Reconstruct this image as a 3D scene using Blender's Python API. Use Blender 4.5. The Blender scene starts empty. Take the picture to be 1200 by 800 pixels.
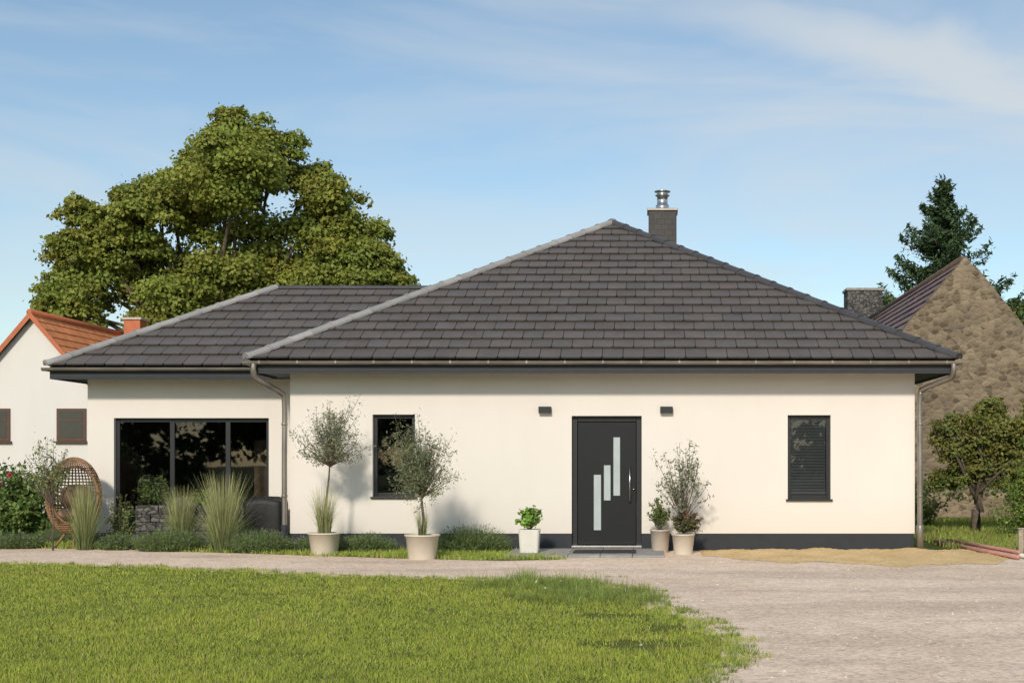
import bpy, math, random
import numpy as np
from mathutils import Vector, Matrix
random.seed(7); rng=np.random.default_rng(7)
S=bpy.context.scene
COL=S.collection
# ---------------------------------------------------------------- materials
def newmat(n):
    m=bpy.data.materials.new(n); m.use_nodes=True
    nt=m.node_tree
    for x in list(nt.nodes): nt.nodes.remove(x)
    o=nt.nodes.new('ShaderNodeOutputMaterial')
    return m,nt,o
def N(nt,t,**k):
    n=nt.nodes.new(t)
    for a,b in k.items():
        if a in n.bl_rna.properties.keys(): setattr(n,a,b)
        else: n.inputs[a.replace('_',' ')].default_value=b
    return n
def L(nt,a,b): nt.links.new(a,b)
def ramp(nt,fac,stops):
    r=nt.nodes.new('ShaderNodeValToRGB')
    cr=r.color_ramp
    while len(cr.elements)<len(stops): cr.elements.new(0.5)
    for e,(p,c) in zip(cr.elements,stops):
        e.position=p; e.color=(c[0],c[1],c[2],1)
    L(nt,fac,r.inputs[0]); return r
def objco(nt,scale=(1,1,1)):
    tc=N(nt,'ShaderNodeTexCoord'); mp=N(nt,'ShaderNodeMapping')
    mp.inputs['Scale'].default_value=scale
    L(nt,tc.outputs['Object'],mp.inputs['Vector']); return mp.outputs[0]
def simple(n,c,rough=.6,metal=0,var=.12,scale=6,bump=0,bscale=80,spec=.5):
    m,nt,o=newmat(n)
    b=N(nt,'ShaderNodeBsdfPrincipled'); b.inputs['Roughness'].default_value=rough
    b.inputs['Metallic'].default_value=metal
    b.inputs['Specular IOR Level'].default_value=spec
    co=objco(nt)
    no=N(nt,'ShaderNodeTexNoise'); no.inputs['Scale'].default_value=scale; no.inputs['Detail'].default_value=8
    L(nt,co,no.inputs['Vector'])
    lo=[x*(1-var) for x in c]; hi=[min(1,x*(1+var)) for x in c]
    r=ramp(nt,no.outputs[0],[(.3,lo),(.7,hi)])
    L(nt,r.outputs[0],b.inputs['Base Color'])
    if bump:
        n2=N(nt,'ShaderNodeTexNoise'); n2.inputs['Scale'].default_value=bscale; n2.inputs['Detail'].default_value=6
        L(nt,co,n2.inputs['Vector'])
        bp=N(nt,'ShaderNodeBump'); bp.inputs['Strength'].default_value=bump; bp.inputs['Distance'].default_value=.01
        L(nt,n2.outputs[0],bp.inputs['Height']); L(nt,bp.outputs[0],b.inputs['Normal'])
    L(nt,b.outputs[0],o.inputs[0]); return m
def tintmat(n,rough=.6,transl=0.0,bump=0,spec=.3,metal=0):
    m,nt,o=newmat(n)
    a=N(nt,'ShaderNodeAttribute'); a.attribute_name='tint'
    b=N(nt,'ShaderNodeBsdfPrincipled'); b.inputs['Roughness'].default_value=rough
    b.inputs['Specular IOR Level'].default_value=spec; b.inputs['Metallic'].default_value=metal
    co=objco(nt); no=N(nt,'ShaderNodeTexNoise'); no.inputs['Scale'].default_value=3.5; no.inputs['Detail'].default_value=10; no.inputs['Roughness'].default_value=.65
    L(nt,co,no.inputs['Vector'])
    r=ramp(nt,no.outputs[0],[(.3,(.84,.84,.84)),(.7,(1.14,1.14,1.14))])
    mx=N(nt,'ShaderNodeMix'); mx.data_type='RGBA'; mx.blend_type='MULTIPLY'; mx.inputs[0].default_value=1
    L(nt,a.outputs['Color'],mx.inputs[6]); L(nt,r.outputs[0],mx.inputs[7])
    L(nt,mx.outputs[2],b.inputs['Base Color'])
    out=b.outputs[0]
    if bump:
        n2=N(nt,'ShaderNodeTexNoise'); n2.inputs['Scale'].default_value=120
        L(nt,co,n2.inputs['Vector'])
        bp=N(nt,'ShaderNodeBump'); bp.inputs['Strength'].default_value=bump; bp.inputs['Distance'].default_value=.005
        L(nt,n2.outputs[0],bp.inputs['Height']); L(nt,bp.outputs[0],b.inputs['Normal'])
    if transl:
        t=N(nt,'ShaderNodeBsdfTranslucent'); L(nt,mx.outputs[2],t.inputs[0])
        s=N(nt,'ShaderNodeMixShader'); s.inputs[0].default_value=transl
        L(nt,out,s.inputs[1]); L(nt,t.outputs[0],s.inputs[2]); out=s.outputs[0]
    L(nt,out,o.inputs[0]); return m

def stucco(n,c):
    m,nt,o=newmat(n)
    b=N(nt,'ShaderNodeBsdfPrincipled'); b.inputs['Roughness'].default_value=.9; b.inputs['Specular IOR Level'].default_value=.15
    co=objco(nt,(1,1,.35))
    no=N(nt,'ShaderNodeTexNoise'); no.inputs['Scale'].default_value=1.3; no.inputs['Detail'].default_value=9; no.inputs['Roughness'].default_value=.65
    L(nt,co,no.inputs['Vector'])
    r=ramp(nt,no.outputs[0],[(.25,[x*.94 for x in c]),(.7,c)])
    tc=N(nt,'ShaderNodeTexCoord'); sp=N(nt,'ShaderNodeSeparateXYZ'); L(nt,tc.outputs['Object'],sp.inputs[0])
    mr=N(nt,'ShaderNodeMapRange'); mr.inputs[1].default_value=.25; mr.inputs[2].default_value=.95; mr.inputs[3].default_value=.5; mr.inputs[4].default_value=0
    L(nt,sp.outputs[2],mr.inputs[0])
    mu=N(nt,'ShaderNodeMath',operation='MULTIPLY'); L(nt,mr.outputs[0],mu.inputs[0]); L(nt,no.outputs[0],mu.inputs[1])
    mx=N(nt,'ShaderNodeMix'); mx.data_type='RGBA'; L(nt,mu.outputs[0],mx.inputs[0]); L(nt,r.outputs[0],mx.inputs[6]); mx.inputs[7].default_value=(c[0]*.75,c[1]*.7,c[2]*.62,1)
    L(nt,mx.outputs[2],b.inputs['Base Color'])
    n2=N(nt,'ShaderNodeTexNoise'); n2.inputs['Scale'].default_value=160; n2.inputs['Detail'].default_value=3
    L(nt,tc.outputs['Object'],n2.inputs['Vector'])
    bp=N(nt,'ShaderNodeBump'); bp.inputs['Strength'].default_value=.35; bp.inputs['Distance'].default_value=.004
    L(nt,n2.outputs[0],bp.inputs['Height']); L(nt,bp.outputs[0],b.inputs['Normal'])
    L(nt,b.outputs[0],o.inputs[0]); return m

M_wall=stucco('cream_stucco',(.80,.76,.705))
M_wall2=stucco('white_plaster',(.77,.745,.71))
M_plinth=simple('plinth_paint',(.026,.031,.038),.75,var=.15,scale=4,bump=.3)
M_anth=simple('anthracite_frame',(.016,.018,.020),.4,var=.08)
M_soffit=simple('soffit_boards',(.020,.025,.032),.6)
M_zinc=simple('zinc',(.30,.27,.24),.42,metal=.7,var=.2,scale=3)
M_steel=simple('stainless_steel',(.6,.6,.6),.25,metal=1,var=.05)
M_tile=tintmat('roof_tile',.48,bump=.3,spec=.45)
M_cap=tintmat('ridge_tile',.38,bump=.1,spec=.6)
M_deck=simple('roof_underlay',(.014,.014,.014),.9)
M_leaf=tintmat('foliage',.55,transl=.3,spec=.25)
M_grass=tintmat('grass_blades',.6,transl=.35,spec=.2)
M_bark=simple('bark',(.12,.095,.07),.9,var=.35,scale=12,bump=.8,bscale=25)
M_pot=simple('cream_ceramic',(.66,.60,.50),.5,var=.06,scale=5)
M_potw=simple('white_ceramic',(.72,.70,.63),.4,var=.05)
M_terr=simple('beige_terracotta',(.52,.45,.37),.8,var=.12)
M_soil=simple('potting_soil',(.04,.03,.022),.95,var=.4,scale=40,bump=1)
M_black=simple('black_cover',(.012,.012,.014),.6,bump=.5,bscale=14)
M_slab=simple('concrete_slab',(.30,.29,.275),.85,var=.2,scale=7,bump=.3)
M_mat=simple('doormat_rubber',(.03,.03,.032),.9,var=.3,scale=30)
M_rattan=simple('rattan',(.27,.155,.08),.6,var=.35,scale=20)
M_cush=simple('cushion',(.30,.19,.13),.9)
M_frost=simple('frosted_glass',(.46,.53,.54),.15,var=.05)
M_room=simple('room_wall',(.08,.07,.065),.9)
M_wood=simple('furniture_wood',(.16,.075,.035),.5,var=.3,scale=9)
M_curt=simple('curtain',(.28,.27,.25),.9)
M_brown=simple('brown_window_frame',(.10,.05,.03),.5)
M_pipe=simple('plastic_pipe',(.50,.25,.21),.5,var=.15)
M_post=simple('weathered_wood',(.38,.32,.24),.9,var=.3,scale=14)
M_blind=simple('blind_slat',(.040,.045,.055),.5)

def glassmat():
    m,nt,o=newmat('window_glass')
    t=N(nt,'ShaderNodeBsdfTransparent'); t.inputs[0].default_value=(.62,.66,.66,1)
    g=N(nt,'ShaderNodeBsdfGlossy'); g.inputs['Roughness'].default_value=.015; g.inputs[0].default_value=(.9,.95,1,1)
    fr=N(nt,'ShaderNodeFresnel'); fr.inputs[0].default_value=1.7
    s=N(nt,'ShaderNodeMixShader'); L(nt,fr.outputs[0],s.inputs[0]); L(nt,t.outputs[0],s.inputs[1]); L(nt,g.outputs[0],s.inputs[2])
    tc=N(nt,'ShaderNodeTexCoord'); no=N(nt,'ShaderNodeTexNoise'); no.inputs['Scale'].default_value=1.2
    L(nt,tc.outputs['Object'],no.inputs['Vector'])
    bp=N(nt,'ShaderNodeBump'); bp.inputs['Strength'].default_value=.05; bp.inputs['Distance'].default_value=.01
    L(nt,no.outputs[0],bp.inputs['Height']); L(nt,bp.outputs[0],g.inputs['Normal'])
    L(nt,s.outputs[0],o.inputs[0]); return m
M_glass=glassmat()

def stonemat(n,scale,stops,mortar,mw=.06,zs=1.5,bump=.8):
    m,nt,o=newmat(n)
    b=N(nt,'ShaderNodeBsdfPrincipled'); b.inputs['Roughness'].default_value=.92; b.inputs['Specular IOR Level'].default_value=.1
    co=objco(nt,(1,1,zs))
    wn=N(nt,'ShaderNodeTexNoise'); wn.inputs['Scale'].default_value=scale*.9; wn.inputs['Detail'].default_value=4; L(nt,co,wn.inputs['Vector'])
    ad=N(nt,'ShaderNodeVectorMath',operation='MULTIPLY_ADD'); ad.inputs[1].default_value=(.14,.14,.14)
    L(nt,wn.outputs['Color'],ad.inputs[0]); L(nt,co,ad.inputs[2])
    v=N(nt,'ShaderNodeTexVoronoi'); v.inputs['Scale'].default_value=scale; L(nt,ad.outputs[0],v.inputs['Vector'])
    d=N(nt,'ShaderNodeTexVoronoi',feature='DISTANCE_TO_EDGE'); d.inputs['Scale'].default_value=scale; L(nt,ad.outputs[0],d.inputs['Vector'])
    sp=N(nt,'ShaderNodeSeparateColor'); L(nt,v.outputs['Color'],sp.inputs[0])
    r=ramp(nt,sp.outputs[0],stops)
    dr=ramp(nt,d.outputs[0],[(0,(1,1,1)),(mw*2,(0,0,0))])
    big=N(nt,'ShaderNodeTexNoise'); big.inputs['Scale'].default_value=.9; big.inputs['Detail'].default_value=12; big.inputs['Roughness'].default_value=.72; L(nt,co,big.inputs['Vector'])
    br=ramp(nt,big.outputs[0],[(.3,(.62,.62,.62)),(.68,(1.18,1.15,1.10))])
    mx=N(nt,'ShaderNodeMix'); mx.data_type='RGBA'; L(nt,dr.outputs[0],mx.inputs[0]); L(nt,r.outputs[0],mx.inputs[6]); mx.inputs[7].default_value=(*mortar,1)
    m2=N(nt,'ShaderNodeMix'); m2.data_type='RGBA'; m2.blend_type='MULTIPLY'; m2.inputs[0].default_value=1
    L(nt,mx.outputs[2],m2.inputs[6]); L(nt,br.outputs[0],m2.inputs[7])
    L(nt,m2.outputs[2],b.inputs['Base Color'])
    bp=N(nt,'ShaderNodeBump'); bp.inputs['Strength'].default_value=bump; bp.inputs['Distance'].default_value=.04
    L(nt,d.outputs[0],bp.inputs['Height']); L(nt,bp.outputs[0],b.inputs['Normal'])
    L(nt,b.outputs[0],o.inputs[0]); return m
M_rubble=stonemat('rubble_stone',5.6,[(0,(.13,.10,.07)),(.35,(.235,.185,.13)),(.7,(.32,.26,.185)),(1,(.175,.145,.11))],(.26,.215,.155),mw=.05,zs=1.5,bump=1)
M_greyst=stonemat('grey_stone',7,[(0,(.07,.07,.072)),(.5,(.13,.13,.13)),(1,(.2,.19,.18))],(.03,.03,.03))

def slatemat():
    m,nt,o=newmat('chimney_slate')
    b=N(nt,'ShaderNodeBsdfPrincipled'); b.inputs['Roughness'].default_value=.55
    tc=N(nt,'ShaderNodeTexCoord'); sp=N(nt,'ShaderNodeSeparateXYZ'); L(nt,tc.outputs['Object'],sp.inputs[0])
    ad=N(nt,'ShaderNodeMath',operation='ADD'); L(nt,sp.outputs[0],ad.inputs[0]); L(nt,sp.outputs[1],ad.inputs[1])
    cb=N(nt,'ShaderNodeCombineXYZ'); L(nt,ad.outputs[0],cb.inputs[0]); L(nt,sp.outputs[2],cb.inputs[1])
    br=N(nt,'ShaderNodeTexBrick'); L(nt,cb.outputs[0],br.inputs['Vector'])
    br.inputs['Scale'].default_value=1; br.inputs['Brick Width'].default_value=.16; br.inputs['Row Height'].default_value=.12; br.inputs['Mortar Size'].default_value=.008
    br.inputs['Color1'].default_value=(.022,.020,.019,1); br.inputs['Color2'].default_value=(.040,.036,.032,1); br.inputs['Mortar'].default_value=(.010,.010,.010,1)
    L(nt,br.outputs[0],b.inputs['Base Color']); L(nt,b.outputs[0],o.inputs[0]); return m
M_slate=slatemat()

def groundmat(n,kind):
    m,nt,o=newmat(n)
    b=N(nt,'ShaderNodeBsdfPrincipled'); b.inputs['Roughness'].default_value=.95; b.inputs['Specular IOR Level'].default_value=.1
    tc=N(nt,'ShaderNodeTexCoord'); co=tc.outputs['Object']
    def noise(s,d=8,r=.6,sc=None):
        x=N(nt,'ShaderNodeTexNoise'); x.inputs['Scale'].default_value=s; x.inputs['Detail'].default_value=d; x.inputs['Roughness'].default_value=r
        if sc:
            mp=N(nt,'ShaderNodeMapping'); mp.inputs['Scale'].default_value=sc; mp.inputs['Rotation'].default_value=(0,0,.25); L(nt,co,mp.inputs[0]); L(nt,mp.outputs[0],x.inputs['Vector'])
        else: L(nt,co,x.inputs['Vector'])
        return x.outputs[0]
    def mul(a,bb):
        x=N(nt,'ShaderNodeMix'); x.data_type='RGBA'; x.blend_type='MULTIPLY'; x.inputs[0].default_value=1
        L(nt,a,x.inputs[6]); L(nt,bb,x.inputs[7]); return x.outputs[2]
    if kind=='gravel':
        a=ramp(nt,noise(.35,10,.62),[(.3,(.68,.53,.405)),(.48,(.80,.64,.50)),(.7,(.88,.72,.575))]).outputs[0]
        v=N(nt,'ShaderNodeTexVoronoi'); v.inputs['Scale'].default_value=30; L(nt,co,v.inputs['Vector'])
        sp=N(nt,'ShaderNodeSeparateColor'); L(nt,v.outputs['Color'],sp.inputs[0])
        c=mul(a,ramp(nt,sp.outputs[0],[(0,(.74,.73,.72)),(.5,(1,1,1)),(1,(1.1,1.1,1.1))]).outputs[0])
        c=mul(c,ramp(nt,noise(2.2,12,.78),[(.3,(.82,.81,.80)),(.62,(1.04,1.04,1.04))]).outputs[0])
        c=mul(c,ramp(nt,noise(.8,6,.55,(.28,1.2,1)),[(.34,(.82,.83,.85)),(.5,(1.02,1.02,1.02))]).outputs[0])
        h=v.outputs['Distance']; st=.35; dist=.012
    elif kind=='lawn':
        a=ramp(nt,noise(.9,8),[(.3,(.12,.15,.035)),(.7,(.19,.21,.06))]).outputs[0]
        c=mul(a,ramp(nt,noise(25,8,.7),[(.3,(.6,.6,.55)),(.7,(1.3,1.25,1.1))]).outputs[0])
        h=noise(60); st=1; dist=.03
    elif kind=='sand':
        a=ramp(nt,noise(2,10),[(.3,(.66,.46,.22)),(.7,(.82,.62,.34))]).outputs[0]
        c=mul(a,ramp(nt,noise(30,8,.7),[(.3,(.75,.75,.75)),(.7,(1.12,1.12,1.12))]).outputs[0])
        h=noise(25); st=.8; dist=.03
    else:
        a=ramp(nt,noise(.08,8),[(.3,(.06,.09,.025)),(.7,(.12,.13,.05))]).outputs[0]
        c=mul(a,ramp(nt,noise(8,8,.7),[(.3,(.7,.7,.65)),(.7,(1.2,1.2,1.1))]).outputs[0])
        h=noise(20); st=.8; dist=.03
    L(nt,c,b.inputs['Base Color'])
    bp=N(nt,'ShaderNodeBump'); bp.inputs['Strength'].default_value=st; bp.inputs['Distance'].default_value=dist
    L(nt,h,bp.inputs['Height']); L(nt,bp.outputs[0],b.inputs['Normal'])
    L(nt,b.outputs[0],o.inputs[0]); return m
M_gravel=groundmat('gravel','gravel'); M_lawn=groundmat('lawn_soil','lawn'); M_sand=groundmat('sand','sand'); M_field=groundmat('field','field')

# ---------------------------------------------------------------- helpers
def empty(name,loc):
    e=bpy.data.objects.new(name,None); e.location=loc; e.empty_display_size=.2; COL.objects.link(e); return e
def link(ob,parent=None):
    COL.objects.link(ob)
    if parent is not None:
        ob.parent=parent; ob.matrix_parent_inverse=Matrix.Translation(-Vector(parent.location))
    return ob
def mesh(name,V,F,mat,parent=None,smooth=False,cols=None):
    me=bpy.data.meshes.new(name); me.from_pydata([tuple(v) for v in V],[],F); me.update()
    if mat: me.materials.append(mat)
    if smooth:
        me.polygons.foreach_set('use_smooth',[True]*len(me.polygons))
    if cols is not None:
        a=me.attributes.new('tint','FLOAT_COLOR','POINT')
        c=np.ones((len(V),4)); c[:,:3]=cols; a.data.foreach_set('color',c.ravel())
    return link(bpy.data.objects.new(name,me),parent)
def mesh_np(name,P,mat,parent=None,cols=None):
    n,k,_=P.shape
    me=bpy.data.meshes.new(name)
    me.vertices.add(n*k); me.vertices.foreach_set('co',P.reshape(-1).astype(np.float32))
    me.loops.add(n*k); me.loops.foreach_set('vertex_index',np.arange(n*k,dtype=np.int32))
    me.polygons.add(n); me.polygons.foreach_set('loop_start',np.arange(0,n*k,k,dtype=np.int32))
    me.update(calc_edges=True); me.materials.append(mat)
    if cols is not None:
        a=me.attributes.new('tint','FLOAT_COLOR','POINT')
        c=np.ones((n*k,4),np.float32); c[:,:3]=np.repeat(np.clip(cols,0.002,1),k,axis=0); a.data.foreach_set('color',c.ravel())
    return link(bpy.data.objects.new(name,me),parent)
def box(name,x0,x1,y0,y1,z0,z1,mat,parent=None,bevel=0):
    V=[(x0,y0,z0),(x1,y0,z0),(x1,y1,z0),(x0,y1,z0),(x0,y0,z1),(x1,y0,z1),(x1,y1,z1),(x0,y1,z1)]
    F=[(0,3,2,1),(4,5,6,7),(0,1,5,4),(1,2,6,5),(2,3,7,6),(3,0,4,7)]
    o=mesh(name,V,F,mat,parent)
    if bevel:
        b=o.modifiers.new('b','BEVEL'); b.width=bevel; b.segments=2
    return o
def catmull(pts,n=6):
    P=[Vector(p) for p in pts]; P=[P[0]*2-P[1]]+P+[P[-1]*2-P[-2]]
    out=[]
    for i in range(1,len(P)-2):
        for j in range(n):
            t=j/n; a,b,c,d=P[i-1],P[i],P[i+1],P[i+2]
            out.append(.5*((2*b)+(c-a)*t+(2*a-5*b+4*c-d)*t*t+(3*b-a-3*c+d)*t**3))
    out.append(P[-2]); return out
def tube_geo(pts,radii,sides=8):
    V=[];F=[]
    up=Vector((.13,.2,.97))
    for i,p in enumerate(pts):
        p=Vector(p)
        d=(Vector(pts[min(i+1,len(pts)-1)])-Vector(pts[max(i-1,0)])).normalized()
        a=d.cross(up)
        if a.length<.05: a=d.cross(Vector((1,0,0)))
        a.normalize(); b=d.cross(a)
        r=radii[i] if hasattr(radii,'__len__') else radii
        for s in range(sides):
            t=2*math.pi*s/sides; V.append(p+a*math.cos(t)*r+b*math.sin(t)*r)
    for i in range(len(pts)-1):
        for s in range(sides):
            s2=(s+1)%sides; F.append((i*sides+s,i*sides+s2,(i+1)*sides+s2,(i+1)*sides+s))
    F.append(tuple(range(sides))[::-1]); F.append(tuple((len(pts)-1)*sides+s for s in range(sides)))
    return V,F
def tubes(name,lst,mat,parent=None,sides=8):
    V=[];F=[]
    for pts,r in lst:
        v,f=tube_geo(pts,r,sides); o=len(V); V+=v; F+=[tuple(i+o for i in x) for x in f]
    return mesh(name,V,F,mat,parent,smooth=True)
def lathe(name,prof,mat,parent,cx,cy,cz,n=32,square=False):
    V=[];F=[]
    for r,z in prof:
        for s in range(n):
            t=2*math.pi*(s+.5)/n
            if square:
                k=1/max(abs(math.cos(t)),abs(math.sin(t))); k=min(k,1.33)
            else: k=1
            V.append((cx+r*k*math.cos(t),cy+r*k*math.sin(t),cz+z))
    for i in range(len(prof)-1):
        for s in range(n):
            s2=(s+1)%n; F.append((i*n+s,i*n+s2,(i+1)*n+s2,(i+1)*n+s))
    F.append(tuple(range(n))[::-1])
    F.append(tuple((len(prof)-1)*n+s for s in range(n)))
    o=mesh(name,V,F,mat,parent,smooth=not square); return o

def leaves(C,Nrm,size,asp,cols,jit=.6):
    n=len(C)
    nn=Nrm+rng.normal(0,jit,(n,3)); nn/=np.linalg.norm(nn,axis=1,keepdims=True)+1e-9
    r=rng.normal(0,1,(n,3)); u=np.cross(nn,r); u/=np.linalg.norm(u,axis=1,keepdims=True)+1e-9
    v=np.cross(nn,u)
    s=(size*rng.uniform(.6,1.35,n))[:,None]
    P=np.stack([C-u*s*.5, C+v*s*asp*.5-u*s*.06+nn*s*.06, C+u*s*.5, C-v*s*asp*.5-u*s*.06+nn*s*.06],axis=1)
    return P
def clumps_cloud(cl,per,size,asp,base,cvar=.2,jit=.7,shell=.55,squash=.75):
    Ps=[];Cs=[]
    for (x,y,z,r) in cl:
        n=int(per*(r**1.6))+8
        d=rng.normal(0,1,(n,3)); d/=np.linalg.norm(d,axis=1,keepdims=True)
        d[:,2]=np.where(d[:,2]<-.4,-d[:,2]*.6,d[:,2])
        rad=r*(shell+(1-shell)*rng.random(n)**.6)*(1+.18*rng.normal(0,1,n))
        C=np.array([x,y,z])+d*rad[:,None]*np.array([1,1,squash])
        nr=d+np.array([0,0,.35])
        t=np.array(base)*(1+rng.normal(0,cvar*.6))
        t=t*np.array([1+rng.normal(0,cvar*.5),1,1+rng.normal(0,cvar*.3)])
        c=t[None,:]*(1+rng.normal(0,cvar*.6,(n,1)))
        Ps.append(leaves(C,nr,size,asp,None,jit)); Cs.append(c)
    return np.concatenate(Ps),np.concatenate(Cs)
def blades(B,H,W,lean,cols,seg=3,curve=1.0):
    n=len(B); ang=rng.uniform(0,math.pi,n); side=np.stack([np.cos(ang),np.sin(ang),np.zeros(n)],1)
    prev=None; out=[];cc=[]
    ts=np.linspace(0,1,seg+1)
    for i,t in enumerate(ts):
        c=B.copy(); c[:,0]+=lean[:,0]*t**(1+curve); c[:,1]+=lean[:,1]*t**(1+curve); c[:,2]+=H*(t-.22*curve*t*t*np.minimum(1,np.hypot(lean[:,0],lean[:,1])/(H+1e-6)))
        w=(W*(1-t*.88))[:,None]*.5
        a=c-side*w; b=c+side*w
        if prev is not None:
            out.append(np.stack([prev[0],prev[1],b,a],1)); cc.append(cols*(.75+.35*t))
        prev=(a,b)
    return np.concatenate(out),np.concatenate(cc)
def pip(X,Y,poly):
    ins=np.zeros(len(X),bool); n=len(poly); j=n-1
    for i in range(n):
        xi,yi=poly[i]; xj,yj=poly[j]
        c=((yi>Y)!=(yj>Y))&(X<(xj-xi)*(Y-yi)/((yj-yi)+1e-12)+xi)
        ins^=c; j=i
    return ins
def fnoise(X,Y,s=1.0):
    return (np.sin(X*1.7*s+1.3*np.sin(Y*.9*s))+np.sin(Y*2.3*s+1.7*np.sin(X*1.1*s+2))+.6*np.sin(X*5.1*s+Y*3.7*s)+.5*np.sin(Y*6.3*s-X*4.9*s+1))/3.1

# ---------------------------------------------------------------- ground
def sheet(name,poly,z,mat,parent=None,noise=.0,step=.35):
    pts=[]
    for i in range(len(poly)):
        a=Vector(poly[i]);b=Vector(poly[(i+1)%len(poly)])
        L_=(b-a).length; k=max(1,int(L_/step)) if L_<16 else 1
        for j in range(k):
            p=a.lerp(b,j/k)
            if noise and k>1:
                p=p+Vector((random.uniform(-1,1),random.uniform(-1,1)))*noise
            pts.append((p.x,p.y,z))
    return mesh(name,pts,[tuple(range(len(pts)))],mat,parent)
mesh('ground',[(-900,-300,0),(900,-300,0),(900,1500,0),(-900,1500,0)],[(0,1,2,3)],M_field)
sheet('gravel_driveway',[(-30,-30),(30,-30),(30,12),(9,17.5),(6.3,19.6),(5.5,21.5),(4.46,22.6),(-6.0,22.6),(-8.5,23),(-30,26)],.004,M_gravel)
lawn_edge=[(-30,23.0),(-14,20.6),(-9.5,19.25),(-6.72,18.5),(-4.0,17.1),(-1.27,16.5),(-.45,15.6),(.17,13.4),(.62,11.8),(.70,10.5),(.42,8.9),(.25,6),(.1,0),(-.2,-29),(-30,-29)]
inner=[(x-.16,y-.18) if y>0 and x>-20 else (x,y) for x,y in lawn_edge]
sheet('lawn',inner,.012,M_lawn,noise=.12,step=.2)
strip=[(-16,23.4),(-11.4,22.9),(-8.5,22.1),(-6,21.1),(-4,20.3),(-2.2,19.75),(-1.35,20.0),(-1.5,20.7),(-2.25,20.9),(-2.25,21.97),(-6.03,21.97),(-6.03,23.48),(-10.0,23.48),(-16,30)]
sheet('planting_bed',strip,.009,M_lawn,noise=.0)
verge=[(5.2,22.6),(5.7,21.2),(6.5,19.8),(9,17.7),(20,15),(30,14),(30,34),(5.2,34)]

def lawnblades(name,poly,n,y0,y1,x0,x1,h,w,base,parent=None,bare=None,edge=.16):
    u=rng.random(n); Y=1/(1/y0+(1/y1-1/y0)*u) ; X=rng.uniform(x0,x1,n)*1.0
    jx=X+fnoise(X,Y,2.2)*edge+rng.normal(0,.09,n); jy=Y+fnoise(Y,X,2.0)*edge+rng.normal(0,.09,n)
    k=pip(jx,jy,poly)
    k&=~((fnoise(X+5,Y,1.7)>.78)&(rng.random(n)<.5))
    if bare is not None:
        for (bx,by,br,bry) in bare:
            k&=~((((X-bx)/br)**2+((Y-by)/bry)**2<1+.5*fnoise(X,Y,5))&(rng.random(n)<.85))
    X=X[k];Y=Y[k];n=len(X)
    p=fnoise(X,Y,.8)*.5+fnoise(X,Y,4)*.5
    hh=h*rng.uniform(.45,1.35,n)*(1+.30*p)
    ww=w*(Y/10)**.6*rng.uniform(.7,1.3,n)
    B=np.stack([X,Y,np.full(n,.008)],1)
    ln=rng.normal(0,.022,(n,2))*(h/.05)
    c=np.array(base)[None]*(1+.13*p[:,None]+rng.normal(0,.15,(n,1)))
    dry=(rng.random(n)<.10+.10*(p>.4))[:,None]
    c=np.where(dry,np.array([.46,.40,.17])*rng.uniform(.7,1.1,(n,1)),c)
    c=c+np.array([1,0,0])*(.025*p[:,None])
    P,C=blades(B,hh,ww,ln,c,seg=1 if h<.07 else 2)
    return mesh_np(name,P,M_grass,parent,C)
lawn_ob=bpy.data.objects['lawn']
GC=(.365,.43,.072)
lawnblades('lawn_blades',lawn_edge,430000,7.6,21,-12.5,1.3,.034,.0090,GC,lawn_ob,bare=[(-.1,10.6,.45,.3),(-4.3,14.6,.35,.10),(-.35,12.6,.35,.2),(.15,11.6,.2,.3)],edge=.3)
lawnblades('bed_blades',strip,60000,19.6,24.5,-14,-1.2,.065,.013,(.33,.41,.08),bpy.data.objects['planting_bed'])
vg=sheet('roadside_verge',verge,.008,M_lawn)
lawnblades('verge_blades',verge,60000,17,33,5.1,14,.12,.016,(.30,.36,.08),vg)

def tuft(name,spots,base,wid=.008,flowers=0,parent=None):
    Bs=[];Hs=[];Ls=[];Cs=[]
    for (x,y,r,h,n) in spots:
        a=rng.uniform(0,2*math.pi,n); rr=r*np.sqrt(rng.random(n))
        Bs.append(np.stack([x+rr*np.cos(a),y+rr*np.sin(a),np.full(n,.005)],1)); Hs.append(h*rng.uniform(.5,1.1,n)*(1.1-.5*rr/r))
        Ls.append(np.stack([np.cos(a),np.sin(a)],1)*(h*.45*rr/r)[:,None]+rng.normal(0,.15*h,(n,2)))
        Cs.append(np.array(base)[None]*(1+rng.normal(0,.2,(n,1)))*(1+rng.normal(0,.12)))
    B=np.concatenate(Bs);n=len(B)
    P,C=blades(B,np.concatenate(Hs),np.full(n,wid)*rng.uniform(.6,1.4,n),np.concatenate(Ls),np.concatenate(Cs),seg=3)
    if flowers:
        idx=rng.integers(0,n,flowers); fc=B[idx]+np.array([0,0,1])*np.concatenate(Hs)[idx][:,None]*.85
        P2=leaves(fc,np.tile([0,-.6,.6],(flowers,1)),.022,1,None); C2=np.tile([.65,.64,.55],(flowers,1))
        P=np.concatenate([P,P2]);C=np.concatenate([C,C2])
    return mesh_np(name,P,M_grass,parent,C)
sp=[]
for i in range(95):
    t=random.random(); x=-1.5+random.gauss(0,.42)+t*1.3; y=15.9-t*2.0+random.gauss(0,.35)
    sp.append((x,y,random.uniform(.08,.22),random.uniform(.10,.28)*(1-.3*t),75))
for i in range(300):
    j=random.randint(2,10); a=lawn_edge[j]; b=lawn_edge[j+1]
    t=random.random(); q=abs(random.gauss(0,.28))-.16
    sp.append((a[0]+(b[0]-a[0])*t-q,a[1]+(b[1]-a[1])*t-q*.6,random.uniform(.03,.13),random.uniform(.03,.10),26))
for i in range(120):
    sp.append((random.uniform(-9,.2),random.uniform(9,17),random.uniform(.04,.1),random.uniform(.04,.07),22))
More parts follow.
